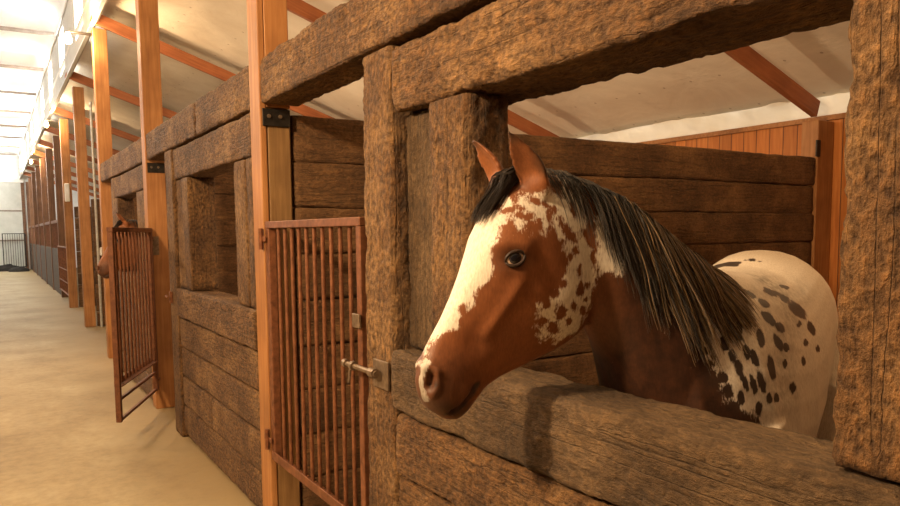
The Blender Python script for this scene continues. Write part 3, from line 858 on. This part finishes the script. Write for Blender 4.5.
# speckled cheek and white patches running onto the neck
CH = [(521, 203), (534, 201), (552, 198), (568, 206), (575, 224), (582, 240), (596, 256), (597, 285), (590, 312), (578, 338), (556, 349), (540, 345), (536, 328), (541, 311), (556, 297), (566, 280), (568, 262), (560, 248), (542, 240), (524, 238), (512, 238), (508, 222)]
ck = sdf([flat(*p) for p in CH])
white = np.maximum(white, np.where(isface, sstep(ck, .022)*.92, 0))
for poly in ([(556, 176), (572, 178), (584, 206), (586, 236), (576, 240), (566, 222), (560, 200)],
             [(596, 224), (604, 210), (612, 222), (622, 252), (622, 278), (612, 284), (600, 282), (594, 262)]):
    white = np.maximum(white, np.where(co[:, 0] < .30, sstep(sdf([flat(*p) for p in poly]), .02)*.9, 0))
brown = np.zeros(nv)
k = .3557
for (x, y, rx, ry, an) in ((60, 128, 20, 10, 10), (80, 152, 22, 14, 0), (100, 110, 18, 9, 20), (140, 150, 10, 18, -10), (128, 118, 14, 8, 30), (148, 196, 11, 20, -5), (186, 188, 13, 40, -38), (92, 178, 22, 18, 0), (215, 245, 8, 12, 0),
        (225, 300, 8, 17, -5), (180, 340, 11, 13, 0), (170, 420, 15, 20, 0), (226, 355, 9, 22, -5), (244, 345, 6, 12, 0), (150, 465, 16, 14, 0), (208, 402, 8, 14, 0), (195, 445, 9, 12, 0), (120, 445, 14, 10, 0), (232, 415, 8, 13, 0), (60, 150, 12, 8, 0),
        (150, 130, 16, 9, 40), (165, 270, 10, 14, 0), (175, 305, 9, 12, 0), (30, 180, 12, 7, 0), (112, 165, 9, 7, 0), (250, 210, 9, 22, -10), (190, 60, 6, 20, -10), (205, 130, 8, 22, -15), (300, 320, 12, 10, 0), (240, 385, 7, 10, 0), (130, 395, 9, 12, 0), (155, 375, 9, 10, 0), (200, 265, 7, 9, 0), (262, 262, 7, 16, 0)):
    brown = np.maximum(brown, spot(500+x*k, 170+y*k, rx*k, ry*k, an))
for (x, y, rx, ry, an) in ((463.5, 316, 5, 6, 0), (507, 218, 7, 3.5, -10), (462, 327, 3, 3, 0), (498, 214, 4, 2.5, -20), (470, 330, 2.5, 4, 0)):
    brown = np.maximum(brown, spot(x, y, rx, ry, an))
white = np.where(isface, white*(1-brown*.93), white)
st_ = np.full(nv, 1e9); Q = [flat(*p) for p in ((420, 366), (420.5, 380), (421, 394), (424, 408))]
for a, b in zip(Q[:-1], Q[1:]):
    e = b-a; t = np.clip(((XZ-a)@e)/(e@e), 0, 1)[:, None]; st_ = np.minimum(st_, np.sqrt(((XZ-a-e*t)**2).sum(1)))
white = np.maximum(white, np.where(isface & (side > .012) & (side < .036), np.clip(1.3-st_/.006, 0, 1)*.8, 0))
earm = np.zeros(nv); rim = np.zeros(nv)
for e0, e1 in ((EL0, EL1), (ER0, ER1)):
    e0_, e1_ = np.array(e0), np.array(e1); ax = e1_-e0_; l_ = np.linalg.norm(ax); ax /= l_
    t = ((co-e0_)@ax)/l_; rad_ = np.linalg.norm(co-e0_-np.outer(t*l_, ax), axis=1)
    earm = np.maximum(earm, np.clip((t-.02)/.12, 0, 1)*(rad_ < .075))
    back_ = (co-e0_)[:, 0] - t*l_*ax[0]
    rim = np.maximum(rim, np.where((t > .15) & (rad_ < .075), np.clip((back_-.007)/.010, 0, 1)*.85, 0))
white *= 1-earm
# blanket: pale body from the shoulder back, with long dark spots
BK = [(690, 262), (700, 300), (706, 330), (706, 352), (716, 368), (722, 392), (735, 412), (760, 425)]
bk_front = [flat(*p) for p in BK]
bz = np.interp(XZ[:, 1], [p[1] for p in bk_front][::-1], [p[0] for p in bk_front][::-1])
wb = sstep(XZ[:, 0]-bz, .05) * np.clip((XZ[:, 1]-.55)/.25, 0, 1)
bs = np.zeros(nv); k = .415
for (x, y, rx, ry, an) in ((217, 83, 12, 4, 5), (270, 165, 22, 7, 18), (330, 206, 26, 12, 42), (364, 250, 8, 17, -25), (262, 228, 9, 24, -42), (285, 287, 9, 22, -30), (242, 275, 9, 20, -12), (230, 326, 8, 20, -18), (268, 346, 8, 27, -10), (243, 380, 8, 27, -12), (225, 388, 7, 24, -14), (204, 382, 7, 22, -18),
        (165, 405, 10, 17, -10), (180, 445, 12, 10, 0), (320, 395, 8, 13, 0), (350, 285, 6, 7, 0), (380, 300, 5, 7, 0), (184, 250, 13, 32, -14), (215, 168, 20, 5, 30), (205, 215, 9, 30, -35), (155, 290, 9, 18, -10), (262, 420, 7, 14, 0), (300, 335, 5, 9, 0), (150, 370, 10, 12, 0), (238, 445, 8, 14, 0), (120, 385, 18, 22, 0), (135, 420, 12, 12, 0), (300, 150, 12, 4, 15), (190, 350, 9, 20, -14), (210, 310, 8, 18, -16), (175, 320, 8, 16, -12), (290, 250, 8, 14, -30), (305, 300, 6, 10, 0), (300, 180, 12, 7, 25), (252, 190, 7, 16, -45), (280, 420, 6, 12, 0), (345, 330, 5, 9, 0), (195, 420, 8, 14, -10), (335, 240, 6, 8, 0)):
    bs = np.maximum(bs, spot(660+x*k, 230+y*k, rx*k, ry*k, an, .5))
# the far side wears its own scatter of spots
rs = random.Random(3)
left = side > -.02
bs2 = np.zeros(nv)
for _ in range(60):
    cx, cz = rs.uniform(.55, 1.75), rs.uniform(.75, 1.5); a, b = rs.uniform(.012, .024), rs.uniform(.03, .06)
    bs2 = np.maximum(bs2, np.clip((1-np.hypot((XZ[:, 0]-cx)/a, (XZ[:, 1]-cz)/b))*1.5+.5, 0, 1))
bs = np.clip((np.where(left, bs, bs2)-.30)/.35, 0, 1)
white = np.where(isbody, np.maximum(white, wb*(1-bs)), white)
spot_dark = np.where(isbody, bs*wb, 0)
stain = np.zeros(nv)
for (x, y, rx, ry, an, k_) in ((763, 286, 9, 5, 25, 1), (772, 292, 12, 7, 40, 1), (782, 303, 13, 8, 50, .9), (790, 322, 10, 17, -10, .8), (786, 345, 9, 20, 5, .8), (780, 372, 12, 20, 8, .6), (775, 400, 16, 18, 0, .6), (757, 296, 8, 6, 0, .5), (800, 300, 8, 12, -20, .5), (768, 330, 8, 16, -10, .4)):
    stain = np.maximum(stain, spot(x, y, rx, ry, an, 1.0)*k_)
stain = np.where(isbody & left, stain, 0)
dark = spot_dark.copy()
dark = np.maximum(dark, np.where(isface, np.clip(spot(430.5, 389, 6.5, 11.5, 12, .8)*1.0, 0, 1), 0))
dark = np.maximum(dark, np.where(isface, spot(515, 266, 14, 9.5, 0, .9)*.75, 0))
mo = np.full(nv, 1e9); Q = [flat(*p) for p in ((477, 391), (470, 404), (462, 414), (452, 420), (446, 422))]
for a, b in zip(Q[:-1], Q[1:]):
    e = b-a; t = np.clip(((XZ-a)@e)/(e@e), 0, 1)[:, None]; mo = np.minimum(mo, np.sqrt(((XZ-a-e*t)**2).sum(1)))
dark = np.maximum(dark, np.where(isface, np.clip(1.2-mo/.009, 0, 1), 0))
dark = np.maximum(dark, np.where(isface, np.maximum(spot(449, 416, 26, 11, 14, 1.0)*.85, spot(438, 397, 22, 24, 0, 1.2)*.75), 0))
# ear rims and hooves
dark = np.maximum(dark, rim)
for q in (EL1, ER1):
    d = np.linalg.norm(co-np.array(q), axis=1); dark = np.maximum(dark, np.clip(1.2-d/.035, 0, 1)*.9)
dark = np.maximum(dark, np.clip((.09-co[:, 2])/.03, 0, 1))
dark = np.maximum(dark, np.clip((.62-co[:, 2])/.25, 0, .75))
hide = np.where((co[:, 0] > .08) & (co[:, 0] < .75), 1.0, 0.0)*np.clip((co[:, 0]-.05)/.12, 0, 1)   # darker bay on the neck, with its shade put into the colour
ca = me.color_attributes.new('coat', 'FLOAT_COLOR', 'POINT')
buf = np.stack([white, dark, stain, hide], 1).astype(np.float32)
ca.data.foreach_set('color', buf.ravel())
me.polygons.foreach_set('use_smooth', [True]*len(me.polygons))

def coat_mat(name, plain=False):
    m, nt = new_mat(name)
    at = nt.nodes.new('ShaderNodeVertexColor'); at.layer_name = 'coat'
    sp = nt.nodes.new('ShaderNodeSeparateColor'); L(nt, at.outputs[0], sp.inputs[0])
    v = coords(nt, (1, 1, 1), False); vh = coords(nt, (1, 1, .28), False)
    hair = noise_(nt, vh, 210, 3, .6); med = noise_(nt, v, 34, 4, .6); big = noise_(nt, v, 7, 3)
    brown_ = ramp(nt, big, [(.3, (.165, .054, .018)), (.7, (.255, .088, .029))])
    bay = ramp(nt, med, [(.3, (.026, .0105, .0055)), (.7, (.066, .024, .010))])  # bay hide taken darker to hold the neck's shade as well
    c = mixc(nt, at.outputs[1], brown_, bay)
    c = mixc(nt, 1.0, c, ramp(nt, hair, [(.3, (.82, .80, .78)), (.7, (1.15, 1.15, 1.15))]), 'MULTIPLY')
    if not plain:
        wsum = math_(nt, 'ADD', sp.outputs[0], math_(nt, 'ADD', math_(nt, 'MULTIPLY', math_(nt, 'SUBTRACT', hair, .5), 1.0), math_(nt, 'MULTIPLY', math_(nt, 'SUBTRACT', med, .5), 1.1)))
        mr = nt.nodes.new('ShaderNodeMapRange'); mr.inputs[1].default_value = .36; mr.inputs[2].default_value = .66; L(nt, wsum, mr.inputs[0])
        wc = ramp(nt, hair, [(.25, (.54, .45, .35)), (.6, (.76, .68, .57))])
        c = mixc(nt, mr.outputs[0], c, wc)
        c = mixc(nt, math_(nt, 'MULTIPLY', math_(nt, 'MULTIPLY', sp.outputs[2], ramp(nt, med, [(.35, (.25, .25, .25)), (.6, (1, 1, 1))])), .85), c, (.105, .068, .020, 1))
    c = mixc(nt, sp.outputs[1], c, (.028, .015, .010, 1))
    h = math_(nt, 'ADD', math_(nt, 'MULTIPLY', hair, .5), math_(nt, 'MULTIPLY', med, .25))
    principled(nt, c, .52, 0, h, .25, .004, spec=.35, **{'Sheen Weight': .05, 'Sheen Roughness': .4})
    return m
COAT = coat_mat('appaloosa_coat'); CHESTNUT = coat_mat('chestnut_coat', True)
me.materials.append(COAT)

BASE = Vector((.95, 1.52, 0)); LIFT = Vector((0, 0, .018))
horse = empty('horse', BASE, 'brown and white spotted horse leaning its head out of the stall window', 'horse')
def hpart(name, mesh, parent=horse, off=BASE):
    o = bpy.data.objects.new(name, mesh); COL.objects.link(o); o.parent = parent; return o
me.transform(Matrix.Translation(-BASE)); me.name = 'horse_body'
body = hpart('body', me)

# eyes
def mat_eye():
    m, nt = new_mat('horse_eye')
    t = nt.nodes.new('ShaderNodeTexCoord'); ln = nt.nodes.new('ShaderNodeVectorMath'); ln.operation = 'LENGTH'
    sp = nt.nodes.new('ShaderNodeSeparateXYZ'); L(nt, t.outputs['Object'], sp.inputs[0])
    cb = nt.nodes.new('ShaderNodeCombineXYZ'); L(nt, math_(nt, 'MULTIPLY', sp.outputs[0], 1/.024), cb.inputs[0]); L(nt, math_(nt, 'MULTIPLY', sp.outputs[1], 1/.020), cb.inputs[1])
    L(nt, cb.outputs[0], ln.inputs[0])
    c = ramp(nt, ln.outputs['Value'], [(0, (.004, .004, .006)), (.42, (.006, .006, .01)), (.52, (.035, .03, .035)), (.62, (.02, .012, .01)), (.68, (.5, .36, .28)), (1, (.62, .46, .36))])
    principled(nt, c, .06, 0, spec=.6)
    return m
EYE = mat_eye(); LID = mat_simple('dark_eyelid_skin', (.02, .011, .008), (.045, .024, .015), 40, .45)
def make_eye(p, n):
    n = n.normalized(); fw = Vector((-.35, 0, -.12)).normalized()      # long axis follows the head
    X = (fw-n*fw.dot(n)).normalized(); Y = n.cross(X)
    mb = MB().sphere((0, 0, 0), 1, 28, 18, (.0245, .0200, .017))
    o = mb.build('eye', EYE, smooth=True); o.parent = horse
    Mx = Matrix((X, Y, n)).transposed().to_4x4(); Mx.translation = p - n*.0050 - BASE
    o.matrix_local = Mx
    for sgn in (1, -1):
        pts = []; rr_ = []
        for i in range(19):
            a = PI*i/18
            pts.append((-.0245*math.cos(a), sgn*(.0165 if sgn > 0 else .0155)*math.sin(a), .0085+.0045*math.sin(a))); rr_.append(.0022+.0028*math.sin(a))
        e = MB().tube(pts, rr_, 8).build('eyelid', LID, smooth=True); e.parent = o
ep, en = hit(514.5, 266)
make_eye(ep, en)
mp_ = mirror(ep); nr_ = bv.find_nearest(mp_); make_eye(nr_[0], nr_[1])

# mane, forelock, tail: tapered locks lying on the skin
def hair_mat():
    m, nt = new_mat('horse_hair')
    at = nt.nodes.new('ShaderNodeVertexColor'); at.layer_name = 'tone'
    principled(nt, at.outputs[0], .5, 0, spec=.22, **{'Sheen Weight': .1})
    return m
HAIR = hair_mat()
def strands(name, items, parent):
    vs, fs, cl = [], [], []
    for pts, r0, colr in items:
        n = len(pts); b = len(vs)
        for i, p in enumerate(pts):
            t = (pts[min(i+1, n-1)]-pts[max(i-1, 0)]).normalized(); a = t.orthogonal().normalized(); c = t.cross(a)
            rr_ = r0*(1-.75*(i/(n-1))**1.5)
            for j in range(3):
                an = 2*PI*j/3; vs.append(p+(a*math.cos(an)+c*math.sin(an))*rr_-BASE)
                f = i/(n-1); cl.append((colr[0]*(.8+.5*f), colr[1]*(.8+.5*f), colr[2]*(.8+.5*f), 1))  # tips brightened: lit ends put into the strand colour
        for i in range(n-1):
            for j in range(3):
                j2 = (j+1) % 3; fs.append((b+i*3+j, b+i*3+j2, b+(i+1)*3+j2, b+(i+1)*3+j))
    ms = bpy.data.meshes.new(name); ms.from_pydata(vs, [], fs); ms.update()
    c = ms.color_attributes.new('tone', 'FLOAT_COLOR', 'POINT'); c.data.foreach_set('color', np.array(cl, dtype=np.float32).ravel())
    ms.polygons.foreach_set('use_smooth', [True]*len(ms.polygons)); ms.materials.append(HAIR)
    return hpart(name, ms, parent)
def settle(p, off, hug=.012):
    q, n, i, d = bv.find_nearest(p)
    if q is None: return p
    s = (p-q).dot(n)
    if s < off: return q+n*off
    if s > off+hug: return p - n*min(.012, s-off-hug)
    return p
def grow(p, v, steps, ln, fall, off, wob):
    pts = [p.copy()]; st = ln/steps
    for i in range(steps):
        v = (v*.72 + fall*.28).normalized()
        w_ = Vector((noise.noise(p*9+Vector((wob, 0, 0))), noise.noise(p*9+Vector((0, wob, 0))), 0))*.22
        p = settle(p+(v+w_).normalized()*st, off*(1-.4*i/steps)); pts.append(p.copy())
    return pts
CREST = [(530, 183), (545, 180), (560, 182), (586, 193), (614, 206), (640, 226), (664, 247), (684, 264), (694, 272)]
crest = [onsheet(*p) for p in CREST]
def on_crest(u):
    k_ = u*(len(crest)-1); i = min(int(k_), len(crest)-2); return crest[i].lerp(crest[i+1], k_-i)
rh = random.Random(8)
items = []
for c_ in range(150):                                  # locks
    u = (c_+rh.random())/150; lk = rh.random()*100
    L_len = float(np.interp(u, [0, .2, .4, .55, .75, 1], [.12, .19, .36, .46, .35, .19]))*rh.uniform(.8, 1.12)
    gold = max(0, min(1, (u-.40)/.2))  # golden brown strands carry painted highlights towards the withers
    ns = 1 if u < .22 else (2 if u < .33 else (13 if u < .42 else 24))
    for s_ in range(ns):
        uu = min(.999, max(0, u+rh.uniform(-.010, .010))); p = on_crest(uu); n = lateral(p.x)
        p = settle(p + n*rh.uniform(-.016, .014) + Vector((0, 0, .008)), .003)
        out = rh.random()
        fall = (Vector((.20+.22*uu+.07*math.sin(lk), 0, -1)) + n*.05).normalized()
        v0 = (n*(.8+.4*out)+Vector((.10, 0, .22*out))).normalized()
        pts = grow(p, v0, 12, L_len*rh.uniform(.7, 1.1), fall, .003+.014*out, lk)
        t = rh.random()
        if t < .40*gold: col = (.26, .165, .075)
        elif t < .68*gold: col = (.10, .058, .025)
        else: col = (.018, .012, .008) if t > .5 else (.034, .021, .012)
        items.append((pts, .0016, col))
strands('mane', items, horse)
items = []
for c_ in range(60):
    lk = rh.random()*100; p0_ = onsheet(rh.uniform(512, 534), 184); n = lateral(p0_.x)
    la = rh.uniform(-.03, .035)
    for s_ in range(14):
        p = settle(p0_ + n*(la+rh.uniform(-.006, .006)) + Vector((rh.uniform(-.01, .01), 0, .02)), .004)
        fall = (Vector((-.55, .0, -.85)) - n*.06).normalized()
        pts = grow(p, Vector((-.9, 0, -.1)), 9, rh.uniform(.10, .19), fall, .004+.014*rh.random(), lk)
        items.append((pts, .0015, (.018, .012, .009) if rh.random() > .2 else (.05, .03, .017)))
strands('forelock', items, horse)
items = []
tb = path_at(1.18); tn = lateral(tb.x); tp = Vector((tb.x, tb.y, 1.36))
for c_ in range(260):
    p = tp + tn*rh.uniform(-.03, .03) + Vector((.01, 0, rh.uniform(-.06, .03))); pts = [p.copy()]
    v = Vector((.7, .25, .1)); ln = rh.uniform(.6, .85)
    for i in range(10):
        v = (v*.6+Vector((.06+rh.uniform(-.05, .05), .02+rh.uniform(-.05, .05), -1))*.4).normalized(); p = p+v*ln/10; pts.append(p.copy())
    items.append((pts, .0022, (.05, .032, .018) if rh.random() > .4 else (.02, .013, .009)))
strands('tail', items, horse)

# a chestnut horse one stall further on: the same animal under a plain coat
h2 = horse.copy(); COL.objects.link(h2); horse.location = BASE + LIFT
h2.location = BASE + LIFT + Vector((.05, 6.78, 0))
tag(h2, 'chestnut horse behind the open gate, only ears and muzzle showing', 'horse')
for ch in list(horse.children):
    c = ch.copy(); COL.objects.link(c); c.parent = h2
    if ch is body: c.material_slots[0].link = 'OBJECT'; c.material_slots[0].material = CHESTNUT
    for g in ch.children:
        d_ = g.copy(); COL.objects.link(d_); d_.parent = c
# ------------------------------------------------------------------ light
w = bpy.data.worlds.new('daylight'); S.world = w; w.use_nodes = True
bg = w.node_tree.nodes['Background']; bg.inputs[0].default_value = (1.0, .90, .76, 1); bg.inputs[1].default_value = 1.2
def point(loc, e, col, size, name='lamp_or_fill_light'):
    ld = bpy.data.lights.new(name, 'POINT'); ld.energy = e; ld.color = col; ld.shadow_soft_size = size
    o = bpy.data.objects.new(name, ld); COL.objects.link(o); o.location = loc; return o
WARM = (1.0, .70, .40)
point((-3.3, 1.7, 3.5), 1020, WARM, .16)  # unseen key light in the aisle, set without a fixture
point((-3.2, 8.6, 3.7), 420, WARM, .16)  # second unseen aisle light, added for the farther stall fronts
point((-1.8, 34.5, 4.2), 620, (1.0, .96, .88), .3)  # added fill that brightens the pale end wall, no fixture
point((-1.8, 24.0, 4.4), 320, (1.0, .93, .80), .3)  # unseen fill added along the far aisle
ORANGE = (1.0, .58, .26); SOFT = (1.0, .70, .43)
point((2.4, 5.4, 1.7), 85, SOFT, .12)  # fill added inside the middle stall to brighten the roof lining
point((2.2, 8.7, 1.8), 110, SOFT, .12)  # another added fill, lifting the lining over the chestnut horse's stall
point((2.6, .9, 2.8), 48, ORANGE, .12)  # unseen orange fill added above the spotted horse for rump and lining
vs = S.view_settings
S.display_settings.display_device = 'sRGB'
vs.view_transform = 'Standard'; vs.look = 'None'; vs.gamma = 1.0; vs.use_curve_mapping = False
vs.exposure = 0.0
